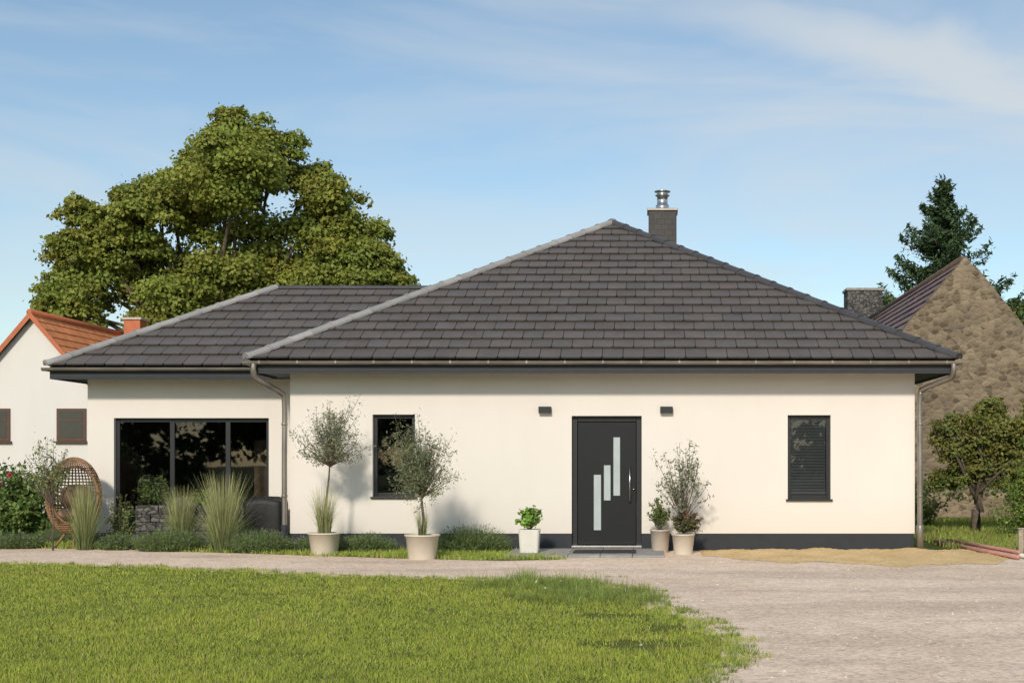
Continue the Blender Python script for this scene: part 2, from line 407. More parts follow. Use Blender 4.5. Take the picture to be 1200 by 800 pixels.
tuft('weed_tufts',sp,(.27,.34,.09),.008,70)
n=5200
Y=1/(1/8.6+(1/21-1/8.6)*rng.random(n)); X=rng.uniform(-9,9,n)
k=~pip(X+.05,Y,lawn_edge)&~pip(X,Y,strip); X=X[k];Y=Y[k];n=len(X)
s=rng.uniform(.005,.017,n)*(1+1.2*(rng.random(n)<.03))
oct_=np.array([[1,0,0],[0,1,0],[-1,0,0],[0,-1,0],[0,0,.7]])
rot=rng.uniform(0,6.28,n)
V=np.zeros((n,5,3))
for i in range(5):
    ca=oct_[i]; V[:,i,0]=X+(ca[0]*np.cos(rot)-ca[1]*np.sin(rot))*s; V[:,i,1]=Y+(ca[0]*np.sin(rot)+ca[1]*np.cos(rot))*s*.8; V[:,i,2]=.004+ca[2]*s*.8
V+=rng.normal(0,.0015,V.shape)
tri=np.concatenate([V[:,[0,1,4]],V[:,[1,2,4]],V[:,[2,3,4]],V[:,[3,0,4]]])
pc=np.array([.66,.55,.45])*rng.uniform(.6,1.2,(n,1)); pc=np.tile(pc,(4,1))
M_peb=tintmat('pebble',.9)
mesh_np('pebbles',tri,M_peb,bpy.data.objects['gravel_driveway'],pc)

nx,ny=110,40; V=[];F=[]
for j in range(ny):
    for i in range(nx):
        u=i/(nx-1); v=j/(ny-1)
        x=.85+u*5.0; edge=19.2+.38*math.sin(u*7+.4)+.2*math.sin(u*19+1)+.12*math.sin(u*43)+1.1*max(0,.22-u)/.22+.9*max(0,u-.8)/.2
        y=edge+(21.985-edge)*v
        m_=min(1,4*u)*min(1,5*(1-u))*math.sin(math.pi*min(1,v*.85+.02))
        z=.0055+.085*m_*(.7+.5*math.sin(u*23+v*5)*.5+.3*math.sin(u*41-v*9))*(.25+.75*v)+random.uniform(-.006,.012)*min(1,v*4+.3)
        V.append((x,y,z))
for j in range(ny-1):
    for i in range(nx-1): F.append((j*nx+i,j*nx+i+1,(j+1)*nx+i+1,(j+1)*nx+i))
mesh('sand_patch',V,F,M_sand,smooth=True)

# ---------------------------------------------------------------- bungalow
H=empty('modern_bungalow',(-.75,22,0))
XL,XR,YF,YB=-6.0,4.457,22.0,37.0
EL,ER,EF=-6.53,5.03,21.4
EZ=3.17; SL=.56
CX=(EL+ER)/2; HW=(ER-EL)/2
def wall_front(name,x0,x1,z0,z1,y,ops,mat,parent,rev=.13):
    xs=sorted({x0,x1,*[o[0] for o in ops],*[o[1] for o in ops]}); zs=sorted({z0,z1,*[min(max(o[2],z0),z1) for o in ops],*[o[3] for o in ops]})
    V=[];F=[]
    def q(*p):
        k=len(V); V.extend(p); F.append((k,k+1,k+2,k+3))
    for i in range(len(xs)-1):
        for j in range(len(zs)-1):
            cx=(xs[i]+xs[i+1])/2; cz=(zs[j]+zs[j+1])/2
            if any(o[0]<cx<o[1] and o[2]<cz<o[3] for o in ops): continue
            q((xs[i],y,zs[j]),(xs[i+1],y,zs[j]),(xs[i+1],y,zs[j+1]),(xs[i],y,zs[j+1]))
    for (a,b,c,d) in ops:
        c=max(c,z0)
        q((a,y,c),(a,y,d),(a,y+rev,d),(a,y+rev,c)); q((b,y,c),(b,y+rev,c),(b,y+rev,d),(b,y,d)); q((a,y,d),(b,y,d),(b,y+rev,d),(a,y+rev,d))
        if c>z0: q((a,y,c),(a,y+rev,c),(b,y+rev,c),(b,y,c))
    return mesh(name,V,F,mat,parent)
W1=(-4.62,-3.91,.90,2.28); W2=(2.33,3.05,.86,2.27); DR=(-1.286,-.114,.07,2.257)
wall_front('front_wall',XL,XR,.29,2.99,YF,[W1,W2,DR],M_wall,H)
mesh('side_walls',[(XL,YF,.29),(XL,YB,.29),(XL,YB,2.99),(XL,YF,2.99),(XR,YF,.29),(XR,YB,.29),(XR,YB,2.99),(XR,YF,2.99)],[(0,1,2,3),(4,5,6,7),(1,5,6,2)],M_wall,H)
e=.012
box('plinth_a',XL+e,DR[0],YF+e,YF+.3,-.05,.292,M_plinth,H); box('plinth_b',DR[1],XR-e,YF+e,YF+.3,-.05,.292,M_plinth,H)
box('plinth_side_a',XL+e,XL+.3,YF+.3,YB,-.05,.292,M_plinth,H); box('plinth_side_b',XR-.3,XR-e,YF+.3,YB,-.05,.292,M_plinth,H)
WX0=-10.03; WYF=23.5; WE=-10.48; WEY=22.9; WK=3.1; WYB=28.6
BW=(-9.56,-6.79,.10,2.27)
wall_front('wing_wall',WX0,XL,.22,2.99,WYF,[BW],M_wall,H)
mesh('wing_side',[(WX0,WYF,.22),(WX0,WYB,.22),(WX0,WYB,2.99),(WX0,WYF,2.99),(XL,WYB,.22),(XL,WYB,2.99)],[(0,1,2,3),(1,4,5,2)],M_wall,H)
box('wing_plinth',WX0+e,BW[0],WYF+e,WYF+.3,-.05,.222,M_plinth,H); box('wing_plinth_b',BW[1],XL,WYF+e,WYF+.3,-.05,.222,M_plinth,H)
box('wing_plinth_c',BW[0],BW[1],WYF+e,WYF+.3,-.05,.10,M_plinth,H)
mesh('soffit',[(EL+.02,EF+.03,2.965),(ER-.02,EF+.03,2.965),(ER-.02,YB+.5,2.965),(EL+.02,YB+.5,2.965)],[(0,1,2,3)],M_soffit,H)
mesh('wing_soffit',[(WE+.02,WEY+.03,2.96),(EL+.02,WEY+.03,2.96),(EL+.02,WYB+.4,2.96),(WE+.02,WYB+.4,2.96)],[(0,1,2,3)],M_soffit,H)
box('fascia_front',EL+.03,ER-.03,EF+.035,EF+.06,2.93,3.15,M_soffit,H)
box('fascia_left',EL+.031,EL+.056,EF+.061,WEY+.0,2.93,3.15,M_soffit,H)
box('fascia_right',ER-.056,ER-.031,EF+.061,YB+.5,2.93,3.15,M_soffit,H)
box('wing_fascia',WE+.03,EL+.03,WEY+.035,WEY+.06,2.93,3.15,M_soffit,H)
box('wing_fascia_left',WE+.031,WE+.056,WEY+.061,WYB+.4,2.93,3.15,M_soffit,H)
def gutter(name,a,b,r=.055,nseg=10):
    a=Vector(a);b=Vector(b); d=(b-a).normalized(); s=d.cross(Vector((0,0,1)))
    prof=[]
    for i in range(nseg+1):
        t=math.pi*i/nseg; prof.append((math.cos(t)*r,-math.sin(t)*r))
    prof.append((-r-.012,.006)); 
    inner=[(x*.9,z*.9+.002) for x,z in prof[:nseg+1]][::-1]
    pr=prof+inner; n=len(pr)
    V=[a+s*x+Vector((0,0,z)) for x,z in pr]+[b+s*x+Vector((0,0,z)) for x,z in pr]
    F=[(i,(i+1)%n,(i+1)%n+n,i+n) for i in range(n)]
    c0=[a+s*x+Vector((0,0,z)) for x,z in prof[:nseg+1]]; k=len(V); V+=c0; F.append(tuple(range(k,k+nseg+1)))
    c1=[b+s*x+Vector((0,0,z)) for x,z in prof[:nseg+1]]; k=len(V); V+=c1; F.append(tuple(range(k,k+nseg+1)))
    return mesh(name,V,F,M_zinc,H,smooth=False)
gutter('gutter_front',(EL-.07,EF-.035,3.12),(ER+.07,EF-.035,3.12))
gutter('gutter_left',(EL-.035,EF+.03,3.12),(EL-.035,WEY,3.12)); gutter('gutter_right',(ER+.035,EF+.03,3.12),(ER+.035,YB+.5,3.12))
gutter('gutter_wing',(WE-.07,WEY-.035,3.12),(EL-.1,WEY-.035,3.12)); gutter('gutter_wing_left',(WE-.035,WEY+.03,3.12),(WE-.035,WYB+.4,3.12))
V=[];F=[]
x=EL+.2
while x<ER:
    k=len(V); V+=[(x,EF-.095,3.127),(x+.025,EF-.095,3.127),(x+.025,EF+.03,3.14),(x,EF+.03,3.14),(x,EF-.095,3.085),(x+.025,EF-.095,3.085)]; F+=[(k,k+1,k+2,k+3),(k,k+4,k+5,k+1)]; x+=.62
mesh('gutter_brackets',V,F,M_zinc,H)
def pipe(name,pts,r=.045):
    tubes(name,[(catmull(pts,6),r)],M_zinc,H,12)
pipe('downpipe_right',[(4.96,EF-.035,3.08),(4.96,EF-.03,2.96),(4.93,EF+.04,2.86),(4.72,21.6,2.77),(4.58,21.85,2.70),(4.53,21.93,2.55),(4.53,21.93,1.5),(4.53,21.93,.03)])
pipe('downpipe_left',[(-6.42,EF-.035,3.08),(-6.42,EF-.03,2.96),(-6.40,EF+.04,2.86),(-6.24,21.6,2.74),(-6.12,21.85,2.64),(-6.075,21.93,2.48),(-6.075,21.93,1.5),(-6.075,21.93,.03)])
for x in (4.53,-6.075):
    for z in (.9,2.1): lathe('pipe_clamp',[(.05,0),(.052,.005),(.052,.03),(.05,.035)],M_zinc,H,x,21.93,z,16)
    lathe('pipe_boot',[(.058,0),(.058,.42),(.05,.44)],M_plinth if x<0 else M_zinc,H,x,21.93,0,16)

def clip(poly,a,b):
    out=[]
    n=(b[1]-a[1],-(b[0]-a[0]))
    def dd(p): return -((p[0]-a[0])*n[0]+(p[1]-a[1])*n[1])
    for i in range(len(poly)):
        p=poly[i];q=poly[(i+1)%len(poly)]; dp,dq=dd(p),dd(q)
        if dp>=0: out.append(p)
        if dp*dq<0:
            t=dp/(dp-dq); out.append((p[0]+(q[0]-p[0])*t,p[1]+(q[1]-p[1])*t))
    return out
def tiled(name,pts3,mat,parent,tw=.34,ex=.375,base=(.112,.098,.092),thick=.046,gap=.010,cv=.055):
    P=[Vector(p) for p in pts3]; O=P[0]; u=(P[1]-P[0]).normalized()
    nn=Vector((0,0,0))
    for i in range(1,len(P)-1): nn+=(P[i]-O).cross(P[i+1]-O)
    nn.normalize(); v=nn.cross(u)
    poly=[((p-O).dot(u),(p-O).dot(v)) for p in P]
    vmax=max(p[1] for p in poly); umin=min(p[0] for p in poly);umax=max(p[0] for p in poly)
    rows=max(1,round(vmax/ex)); ex=vmax/rows
    V=[];F=[];C=[]
    for r in range(rows):
        v0=r*ex-(0.03 if r==0 else 0); v1=(r+1)*ex+.02
        off=(r%2)*tw/2+random.uniform(-.006,.006)
        k0=int((umin-off)/tw)-1
        for k in range(k0,int((umax-off)/tw)+2):
            a=off+k*tw+gap/2; b=a+tw-gap
            ch=.018
            t=[(a,v0+ch),(a+ch,v0),(b-ch,v0),(b,v0+ch),(b,v1),(a,v1)]
            cl=poly
            for i in range(len(cl)):
                if i==0: continue
                t=clip(t,cl[i],cl[(i+1)%len(cl)])
                if len(t)<3: break
            if len(t)<3: continue
            lj=random.uniform(-.003,.004)+(random.uniform(0,.006) if random.random()<.05 else 0); tl=random.uniform(-.003,.003)
            def pos(p,low=0):
                f=(p[1]-v0)/(v1-v0); w=(p[0]-a)/(b-a)
                l=(thick+lj)*(1-f)+.006*f+tl*w-low
                return O+u*p[0]+v*p[1]+nn*l
            k1=len(V); m=len(t)
            g_=1+random.gauss(0,cv); wr=1+random.gauss(0,.015)
            V+= [pos(p) for p in t]+[pos(p,.034) for p in t]
            F.append(tuple(range(k1,k1+m)))
            for i in range(m):
                j=(i+1)%m
                F.append((k1+i,k1+m+i,k1+m+j,k1+j))
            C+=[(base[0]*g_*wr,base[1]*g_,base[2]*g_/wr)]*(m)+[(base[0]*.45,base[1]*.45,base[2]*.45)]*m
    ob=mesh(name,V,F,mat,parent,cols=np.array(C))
    mesh(name+'_underlay',[p-nn*.012 for p in P],[tuple(range(len(P)))],M_deck,parent)
    return ob
RZ=EZ+SL*HW; RY0=EF+HW; RY1=33.0; EB=RY1+HW
A=(EL,EF,EZ);B=(ER,EF,EZ);AP=(CX,RY0,RZ);AQ=(CX,RY1,RZ);Cc=(ER,EB,EZ);D=(EL,EB,EZ)
tiled('roof_front',[A,B,AP],M_tile,H)
tiled('roof_right',[B,Cc,AQ,AP],M_tile,H)
tiled('roof_left',[D,A,AP,AQ],M_tile,H)
tiled('roof_back',[Cc,D,AQ],M_tile,H)
WZ=EZ+SL*WK; wa=(WE,WEY,EZ); wb=(EL,WEY,EZ); wc=(EL+WK,WEY+WK,WZ); wd=(WE+WK,WEY+WK,WZ)
wback=(WE,WEY+2*WK,EZ); wbr=(EL,WEY+2*WK,EZ)
tiled('wing_roof_front',[wa,wb,wc,wd],M_tile,H)
tiled('wing_roof_left',[wback,wa,wd],M_tile,H)
tiled('wing_roof_back',[wbr,wback,wd,wc],M_tile,H)
def caps(name,a,b,mat,base,r=.105,ln=.40,lift=.035):
    a=Vector(a);b=Vector(b);d=(b-a);T=d.length;d.normalize(); s=d.cross(Vector((0,0,1))).normalized(); up=s.cross(d)
    n=max(1,int(T/ln));ln=T/n; V=[];F=[];C=[]
    for i in range(n):
        p0=a+d*(i*ln-.02); p1=a+d*((i+1)*ln+.02)
        g_=1+random.gauss(0,.08)
        st=[(p0,r*1.05,lift+.008),(p0+d*.04,r*1.05,lift+.008),(p0+d*.045,r*1.0,lift),(p1,r*.96,lift-.002)]
        k=len(V); M_=9
        for (p,rr,l) in st:
            for j in range(M_):
                t=math.radians(-14+208*j/(M_-1)); V.append(p+s*math.cos(t)*rr+up*(math.sin(t)*rr*.72+l-.02))
        for q in range(len(st)-1):
            for j in range(M_-1): F.append((k+q*M_+j,k+q*M_+j+1,k+(q+1)*M_+j+1,k+(q+1)*M_+j))
        F.append(tuple(k+j for j in range(M_)))
        C+=[tuple(x*g_ for x in base)]*(len(st)*M_)
    return mesh(name,V,F,mat,H,smooth=False,cols=np.array(C))
cb=(.062,.060,.064); cb_lit=(.32,.31,.30)  # same caps twice: sunlight on the left hips is put into the paler tint
caps('hip_caps_left',A,AP,M_cap,cb_lit); caps('hip_caps_right',B,AP,M_cap,cb)
caps('ridge_caps',AP,AQ,M_cap,cb); caps('hip_caps_back_a',Cc,AQ,M_cap,cb); caps('hip_caps_back_b',D,AQ,M_cap,cb_lit)
caps('wing_hip_caps',wa,wd,M_cap,cb_lit); caps('wing_ridge_caps',wd,wc,M_cap,cb,r=.07); caps('wing_hip_caps_back',wback,wd,M_cap,cb_lit)
cx0,cx1,cy0,cy1=.0,.62,29.0,29.6
box('chimney_stack',cx0,cx1,cy0,cy1,5.0,7.02,M_slate,H)
box('chimney_cap',cx0-.03,cx1+.03,cy0-.03,cy1+.03,7.02,7.075,M_zinc,H,.01)
lathe('chimney_flue',[(.15,0),(.15,.12),(.12,.13),(.12,.32),(.16,.33),(.16,.35),(.125,.36),(.125,.41),(.18,.42),(.18,.435)],M_steel,H,.31,29.3,7.07,24)
mesh('chimney_flashing',[(cx0-.06,cy0-.08,5.0),(cx1+.06,cy0-.08,5.0),(cx1+.06,cy0-.02,5.8),(cx0-.06,cy0-.02,6.0)],[(0,1,2,3)],M_zinc,H)

def window(tag,o,y,parent,fw=.065,mull=(),blind=False,sill=True,fm=None,room=True,d=.09):
    a,b,c,z=o; fm=fm or M_anth; y0=y+d; y1=y+d+.07
    box(tag+'_frame_l',a,a+fw,y0,y1,c,z,fm,parent,.006); box(tag+'_frame_r',b-fw,b,y0,y1,c,z,fm,parent,.006)
    box(tag+'_frame_t',a+fw,b-fw,y0+.002,y1,z-fw,z,fm,parent,.004); box(tag+'_frame_b',a+fw,b-fw,y0+.002,y1,c,c+fw,fm,parent,.004)
    for m_ in mull: box(tag+'_mullion',m_-fw*.6,m_+fw*.6,y0+.004,y1,c+fw,z-fw,fm,parent,.004)
    mesh(tag+'_glass',[(a+fw,y0+.03,c+fw),(b-fw,y0+.03,c+fw),(b-fw,y0+.03,z-fw),(a+fw,y0+.03,z-fw)],[(0,1,2,3)],M_glass,parent)
    if sill: box(tag+'_sill',a-.03,b+.03,y-.045,y0,c-.028,c+.004,M_anth,parent,.005)
    if room:
        Y2=y+1.6; V=[(a-.3,y1,c-.3),(b+.3,y1,c-.3),(b+.3,Y2,c-.3),(a-.3,Y2,c-.3),(a-.3,y1,z+.3),(b+.3,y1,z+.3),(b+.3,Y2,z+.3),(a-.3,Y2,z+.3)]
        mesh(tag+'_room',V,[(0,1,2,3),(4,7,6,5),(1,5,6,2),(3,2,6,7),(0,3,7,4)],M_room,parent)
    if blind:
        zz=z-fw-.01; V=[];F=[]
        while zz>c+fw+.02:
            n_=len(V); V+=[(a+fw+.005,y0+.045,zz-.045),(b-fw-.005,y0+.045,zz-.045),(b-fw-.005,y0+.060,zz),(a+fw+.005,y0+.060,zz)]; F.append((n_,n_+1,n_+2,n_+3)); zz-=.05
        mesh(tag+'_blind',V,F,M_blind,parent)
window('window_left',W1,YF,H); window('window_right',W2,YF,H,blind=True)
window('patio_window',BW,WYF,H,fw=.07,mull=(-8.55,-7.55),sill=False,room=False)
V=[(-9.9,WYF+.2,0),(-6.1,WYF+.2,0),(-6.1,28.2,0),(-9.9,28.2,0),(-9.9,WYF+.2,2.6),(-6.1,WYF+.2,2.6),(-6.1,28.2,2.6),(-9.9,28.2,2.6)]
mesh('living_room',V,[(0,1,2,3),(4,7,6,5),(1,5,6,2),(3,2,6,7),(0,3,7,4)],M_room,H)
box('living_room_cabinet',-7.5,-6.6,25.0,25.5,.0,1.9,M_wood,H); box('living_room_sofa',-9.4,-7.9,25.2,26.0,0,.8,M_curt,H,.05)
a,b,c,z=DR; y0=YF+.10
box('door_frame_l',a,a+.09,y0,y0+.09,c,z,M_anth,H,.006); box('door_frame_r',b-.09,b,y0,y0+.09,c,z,M_anth,H,.006); box('door_frame_t',a+.09,b-.09,y0+.002,y0+.09,z-.09,z,M_anth,H,.006)
M_doorl=simple('door_leaf',(.015,.0165,.018),.38,var=.06,spec=.3)
box('door_leaf',a+.095,b-.095,y0+.03,y0+.08,c+.03,z-.095,M_doorl,H,.005)
box('door_threshold',a,b,YF-.02,y0+.1,.045,.085,M_steel,H,.004)
for i,(bx0,bx1,bz0,bz1) in enumerate([(-.92,-.80,.34,1.27),(-.75,-.64,.84,1.43),(-.59,-.48,.92,1.90)]):
    box('door_glazing_%d'%i,bx0,bx1,y0+.022,y0+.032,bz0,bz1,M_frost,H,.002)
    for (q0,q1,q2,q3) in [(bx0-.012,bx0-.001,bz0-.012,bz1+.012),(bx1+.001,bx1+.012,bz0-.012,bz1+.012)]:
        box('door_trim',q0,q1,y0+.018,y0+.034,q2,q3,M_anth,H)
tubes('door_handle',[([(-.315,y0-.035,.82),(-.315,y0-.035,1.42)],.014),([(-.315,y0-.035,.90),(-.315,y0+.03,.90)],.009),([(-.315,y0-.035,1.34),(-.315,y0+.03,1.34)],.009)],M_steel,H,12)
lathe('door_lock',[(.025,0),(.025,.012),(.02,.016)],M_steel,H,-.25,y0+.02,1.02,16)
for x in (-1.73,.30):
    box('wall_lamp_body',x-.105,x+.105,YF-.10,YF-.004,2.30,2.41,M_anth,H,.006)
    box('wall_lamp_lens',x-.075,x+.075,YF-.085,YF-.02,2.292,2.299,M_frost,H)

sl=empty('door_step',(-1.1,21.2,0))
k=0
for i in range(5):
    for j in range(4):
        x=-2.25+i*.5; y=20.35+j*.4
        if x>.3: continue
        box('paver_%d'%k,x+.004,x+.496,y+.004,y+.396,-.02,.045+random.uniform(-.002,.002),M_slab,sl,.006); k+=1
box('doormat',-1.2,-.2,20.75,21.35,.049,.064,M_mat,None,.004)

# ---------------------------------------------------------------- pots & plants
POTP=lambda r,h:[(r*.78,0),(r*.80,.01),(r*.97,h*.93),(r*1.04,h*.935),(r*1.05,h),(r*.96,h),(r*.93,h-.04),(0.01,h-.045)]
def pot(parent,x,y,z,r,h,mat,square=False):
    if square:
        lathe('pot',[(r*.86,0),(r,h),(r*.9,h),(r*.88,h-.03),(.01,h-.03)],mat,parent,x,y,z,40,square=True)
    else: lathe('pot',POTP(r,h),mat,parent,x,y,z,40)
    lathe('soil',[(r*.9,0),(r*.6,.012),(.02,.02)],M_soil,parent,x,y,z+h-.035,24)
def twig_crown(parent,cen,rad,start,ntw,nl,size,asp,base,rough=.18,trunk=None,twr=.004,cvar=.22,inner=.25,jit=1.0):
    cen=np.array(cen,float); rad=np.array(rad,float); start=np.array(start,float)
    T=[];Ps=[];Cs=[]
    for i in range(ntw):
        d=rng.normal(0,1,3); d/=np.linalg.norm(d)
        if d[2]<-.75: d[2]*=-1
        e=cen+d*rad*(rng.uniform(.55,1.0)+rough*rng.normal())
        mid=(start+(e-start)*.5)+rng.normal(0,.05,3)*rad; mid[2]+=.05*rad[2]
        pts=catmull([start+rng.normal(0,.008,3),mid,e],4)
        T.append((pts,[twr*1.6*(1-k/len(pts)*.75) for k in range(len(pts))]))
        t=inner+(1-inner)*rng.random(nl)**.7
        P=np.array([list(p) for p in pts]); idx=t*(len(P)-1); i0=np.minimum(idx.astype(int),len(P)-2); f=(idx-i0)[:,None]
        c=P[i0]*(1-f)+P[i0+1]*f+rng.normal(0,1,(nl,3))*rad*.085
        Ps.append(leaves(c,np.tile(d+np.array([0,0,.4]),(nl,1)),size,asp,None,jit))
        g_=1+rng.normal(0,cvar*.6)
        Cs.append(np.array(base)[None]*g_*(1+rng.normal(0,cvar*.7,(nl,1)))*(1+np.array([[.12,0,-.05]])*rng.normal(0,1,(nl,1))))
    if trunk: T.append(trunk)
    tubes('branches',T,M_bark,parent,6)
    mesh_np('leaves',np.concatenate(Ps),M_leaf,parent,np.concatenate(Cs))
def grass_clump(parent,x,y,z,r,h,n,base,wid=.007,spread=.5,name='blades'):
    a=rng.uniform(0,2*math.pi,n); rr=r*.35*np.sqrt(rng.random(n))
    B=np.stack([x+rr*np.cos(a),y+rr*np.sin(a),np.full(n,z)],1)
    Hh=h*rng.uniform(.45,1.05,n); sp_=np.abs(rng.normal(0,spread,n))*r+.1*r
    ln=np.stack([np.cos(a),np.sin(a)],1)*sp_[:,None]
    c=np.array(base)[None]*(1+rng.normal(0,.22,(n,1)))
    P,C=blades(B,Hh,np.full(n,wid)*rng.uniform(.6,1.3,n),ln,c,seg=4,curve=.8)
    mesh_np(name,P,M_grass,parent,C)
OLV=(.25,.28,.165)
e1=empty('olive_tree',(-5.18,21.0,0)); pot(e1,-5.18,21,.0,.255,.36,M_pot)
tr=([Vector((-5.18,21,.3)),Vector((-5.16,21.0,.8)),Vector((-5.11,21,1.2)),Vector((-5.09,21,1.5))],[.022,.019,.016,.012])
twig_crown(e1,(-5.07,21,1.86),(.62,.5,.56),(-5.09,21,1.42),72,56,.058,.26,OLV,trunk=tr,rough=.22)
grass_clump(e1,-5.18,21,.32,.28,.82,420,(.40,.42,.20),.007,.5)
e2=empty('olive_tree',(-3.46,20.1,0)); pot(e2,-3.46,20.1,.0,.26,.38,M_pot)
tr=([Vector((-3.46,20.1,.3)),Vector((-3.44,20.1,.6)),Vector((-3.47,20.1,.9)),Vector((-3.46,20.1,1.3))],[.026,.022,.018,.012])
twig_crown(e2,(-3.50,20.1,1.46),(.56,.5,.72),(-3.46,20.1,.95),105,58,.058,.26,(.215,.25,.13),trunk=tr,rough=.2)
grass_clump(e2,-3.46,20.1,.34,.16,.5,160,(.34,.38,.18),.007,.5)
e3=empty('potted_shrub',(-1.9,21.0,.045)); pot(e3,-1.9,21,.045,.165,.37,M_potw,square=True)
twig_crown(e3,(-1.88,21,.60),(.22,.2,.17),(-1.9,21,.4),30,18,.085,.6,(.26,.42,.08),cvar=.25)
e4=empty('potted_shrub',(.19,21.6,0)); pot(e4,.19,21.55,.0,.165,.38,M_terr)
twig_crown(e4,(.19,21.55,.66),(.2,.18,.17),(.19,21.55,.36),34,24,.055,.55,(.13,.18,.05))
twig_crown(e4,(.12,21.55,.86),(.14,.12,.08),(.17,21.55,.6),10,12,.05,.5,(.17,.22,.08))
e5=empty('potted_tree',(.55,21.3,0)); pot(e5,.56,21.2,.0,.185,.33,M_pot)
tr=([Vector((.56,21.2,.28)),Vector((.57,21.2,.6)),Vector((.55,21.2,.9))],[.014,.011,.007])
twig_crown(e5,(.58,21.2,1.28),(.48,.36,.62),(.56,21.2,.55),56,20,.062,.40,(.25,.27,.18),trunk=tr,inner=.45)
twig_crown(e5,(.62,21.2,.52),(.30,.24,.17),(.56,21.2,.35),34,22,.06,.55,(.13,.13,.06))
twig_crown(e5,(.74,21.2,.6),(.2,.2,.14),(.6,21.2,.4),12,12,.055,.5,(.20,.08,.05))

def spiky(name,x,y,rx,ry,h,n,base,tip=(.20,.17,.26),tipn=90):
    e_=empty(name,(x,y,0))
    a=rng.uniform(0,2*math.pi,n); rr=np.sqrt(rng.random(n))
    B=np.stack([x+rr*np.cos(a)*rx*.75,y+rr*np.sin(a)*ry*.75,np.full(n,0.0)],1)
    Hh=h*rng.uniform(.5,1.08,n)*np.sqrt(np.maximum(.15,1-.75*rr*rr))
    ln=np.stack([np.cos(a)*rx,np.sin(a)*ry],1)*(rr*.45)[:,None]+rng.normal(0,.05,(n,2))
    c=np.array(base)[None]*(1+rng.normal(0,.22,(n,1)))
    P,C=blades(B,Hh,np.full(n,.010),ln,c,seg=2,curve=.5)
    Ls_=leaves(B+np.concatenate([ln*.5,(Hh*rng.uniform(.3,.95,n))[:,None]],1),np.tile([0,-.3,1],(n,1)),.06,.25,None,1.0)
    P=np.concatenate([P,Ls_]);C=np.concatenate([C,c])
    if tipn:
        i=rng.integers(0,n,tipn); tp=B[i]+np.concatenate([ln[i],(Hh[i]*.98)[:,None]],1)
        P=np.concatenate([P,leaves(tp,np.tile([0,-1,.2],(tipn,1)),.03,.5,None)]); C=np.concatenate([C,np.tile(tip,(tipn,1))])
    mesh_np('stems',P,M_leaf,e_,C)
LV=(.17,.235,.09)
for (x,y,rx,h) in [(-8.0,21.9,.58,.42),(-6.35,21.55,.52,.42),(-4.65,21.6,.5,.36),(-2.9,21.55,.62,.50),(-9.0,22.3,.35,.33),(-10.9,22.6,.5,.3),(-5.6,21.75,.35,.28),(-11.9,22.8,.6,.3)]:
    spiky('lavender_bush',x,y,rx,.34,h,int(1700*rx/.5),LV)
for (x,y,r,h,n) in [(-9.52,22.2,.30,1.2,700),(-8.02,22.55,.34,1.08,760),(-7.06,21.8,.40,1.32,1150)]:
    e_=empty('ornamental_grass',(x,y,0))
    grass_clump(e_,x,y,0,r,h,n,(.42,.44,.21),.009,.42)
    grass_clump(e_,x,y,0,r*1.2,h*.6,n//2,(.26,.32,.13),.009,.6,name='lower_blades')
pl=empty('stone_planter',(-7.95,22.95,0))
for r in range(5):
    x=-8.85
    while x<-7.0:
        w=random.uniform(.22,.42); x1=min(x+w,-6.98)
        box('planter_stone',x+.004,x1-.004,22.66+random.uniform(-.012,.012),22.92,r*.148,r*.148+.142,M_greyst,pl,.012); x=x1
box('planter_body',-8.84,-7.0,22.9,23.3,0,.70,M_greyst,pl); box('planter_soil',-8.8,-7.04,22.93,23.27,.70,.72,M_soil,pl)
e_=empty('garden_shrub',(-8.6,23.05,.7)); twig_crown(e_,(-8.6,23.0,1.0),(.38,.25,.24),(-8.6,23.05,.7),50,34,.065,.5,(.11,.16,.05))
e_=empty('garden_shrub',(-7.75,23.05,.7)); twig_crown(e_,(-7.75,23.0,.88),(.36,.2,.16),(-7.75,23.05,.7),40,26,.055,.5,(.20,.28,.07))
cv=empty('covered_barbecue',(-6.72,22.9,0))
V=[];F=[];nn_=36
prof=[(1.0,.0),(1.0,.25),(.98,.55),(.97,.72),(.93,.80),(.6,.84),(.02,.85)]
for (rr,zz) in prof:
    for s in range(nn_):
        t=2*math.pi*s/nn_; k=1/max(abs(math.cos(t)),abs(math.sin(t))); k=min(k,1.34)
        w=1+.03*math.sin(9*t)*(1-zz)
        V.append((-6.68+.34*rr*k*math.cos(t)*w,22.95+.25*rr*k*math.sin(t)*w,.02+zz+.02*math.sin(3*t)*(zz>.6)))
for i in range(len(prof)-1):
    for s in range(nn_): F.append((i*nn_+s,i*nn_+(s+1)%nn_,(i+1)*nn_+(s+1)%nn_,(i+1)*nn_+s))
mesh('cover',V,F,M_black,cv,smooth=True)
for sx in (-1,1):
    for sy in (-1,1): lathe('castor',[(.02,0),(.03,.01),(.03,.03)],M_black,cv,-6.68+sx*.2,22.95+sy*.15,0,10)
ch=empty('wicker_egg_chair',(-9.95,22.75,0))
V=[];F=[];nu,nv=44,34; cz=.90
def egg(u,v):
    th=math.pi*v; ph=2*math.pi*u
    return Vector((-9.95+.45*math.sin(th)*math.cos(ph),22.75+.40*math.sin(th)*math.sin(ph),cz+.66*math.cos(th)-(.05 if v>.5 else 0)*math.sin(th)))
for j in range(nv+1):
    for i in range(nu): V.append(egg(i/nu,j/nv*.98+.01))
for j in range(nv):
    for i in range(nu):
        c_=(V[j*nu+i]+V[(j+1)*nu+(i+1)%nu])/2-Vector((-9.95,22.75,cz))
        ax=c_.x*.5-c_.y*.86
        if ax>.17 and abs(c_.z)<.46: continue
        F.append((j*nu+i,j*nu+(i+1)%nu,(j+1)*nu+(i+1)%nu,(j+1)*nu+i))
o=mesh('wicker_shell',V,F,M_rattan,ch)
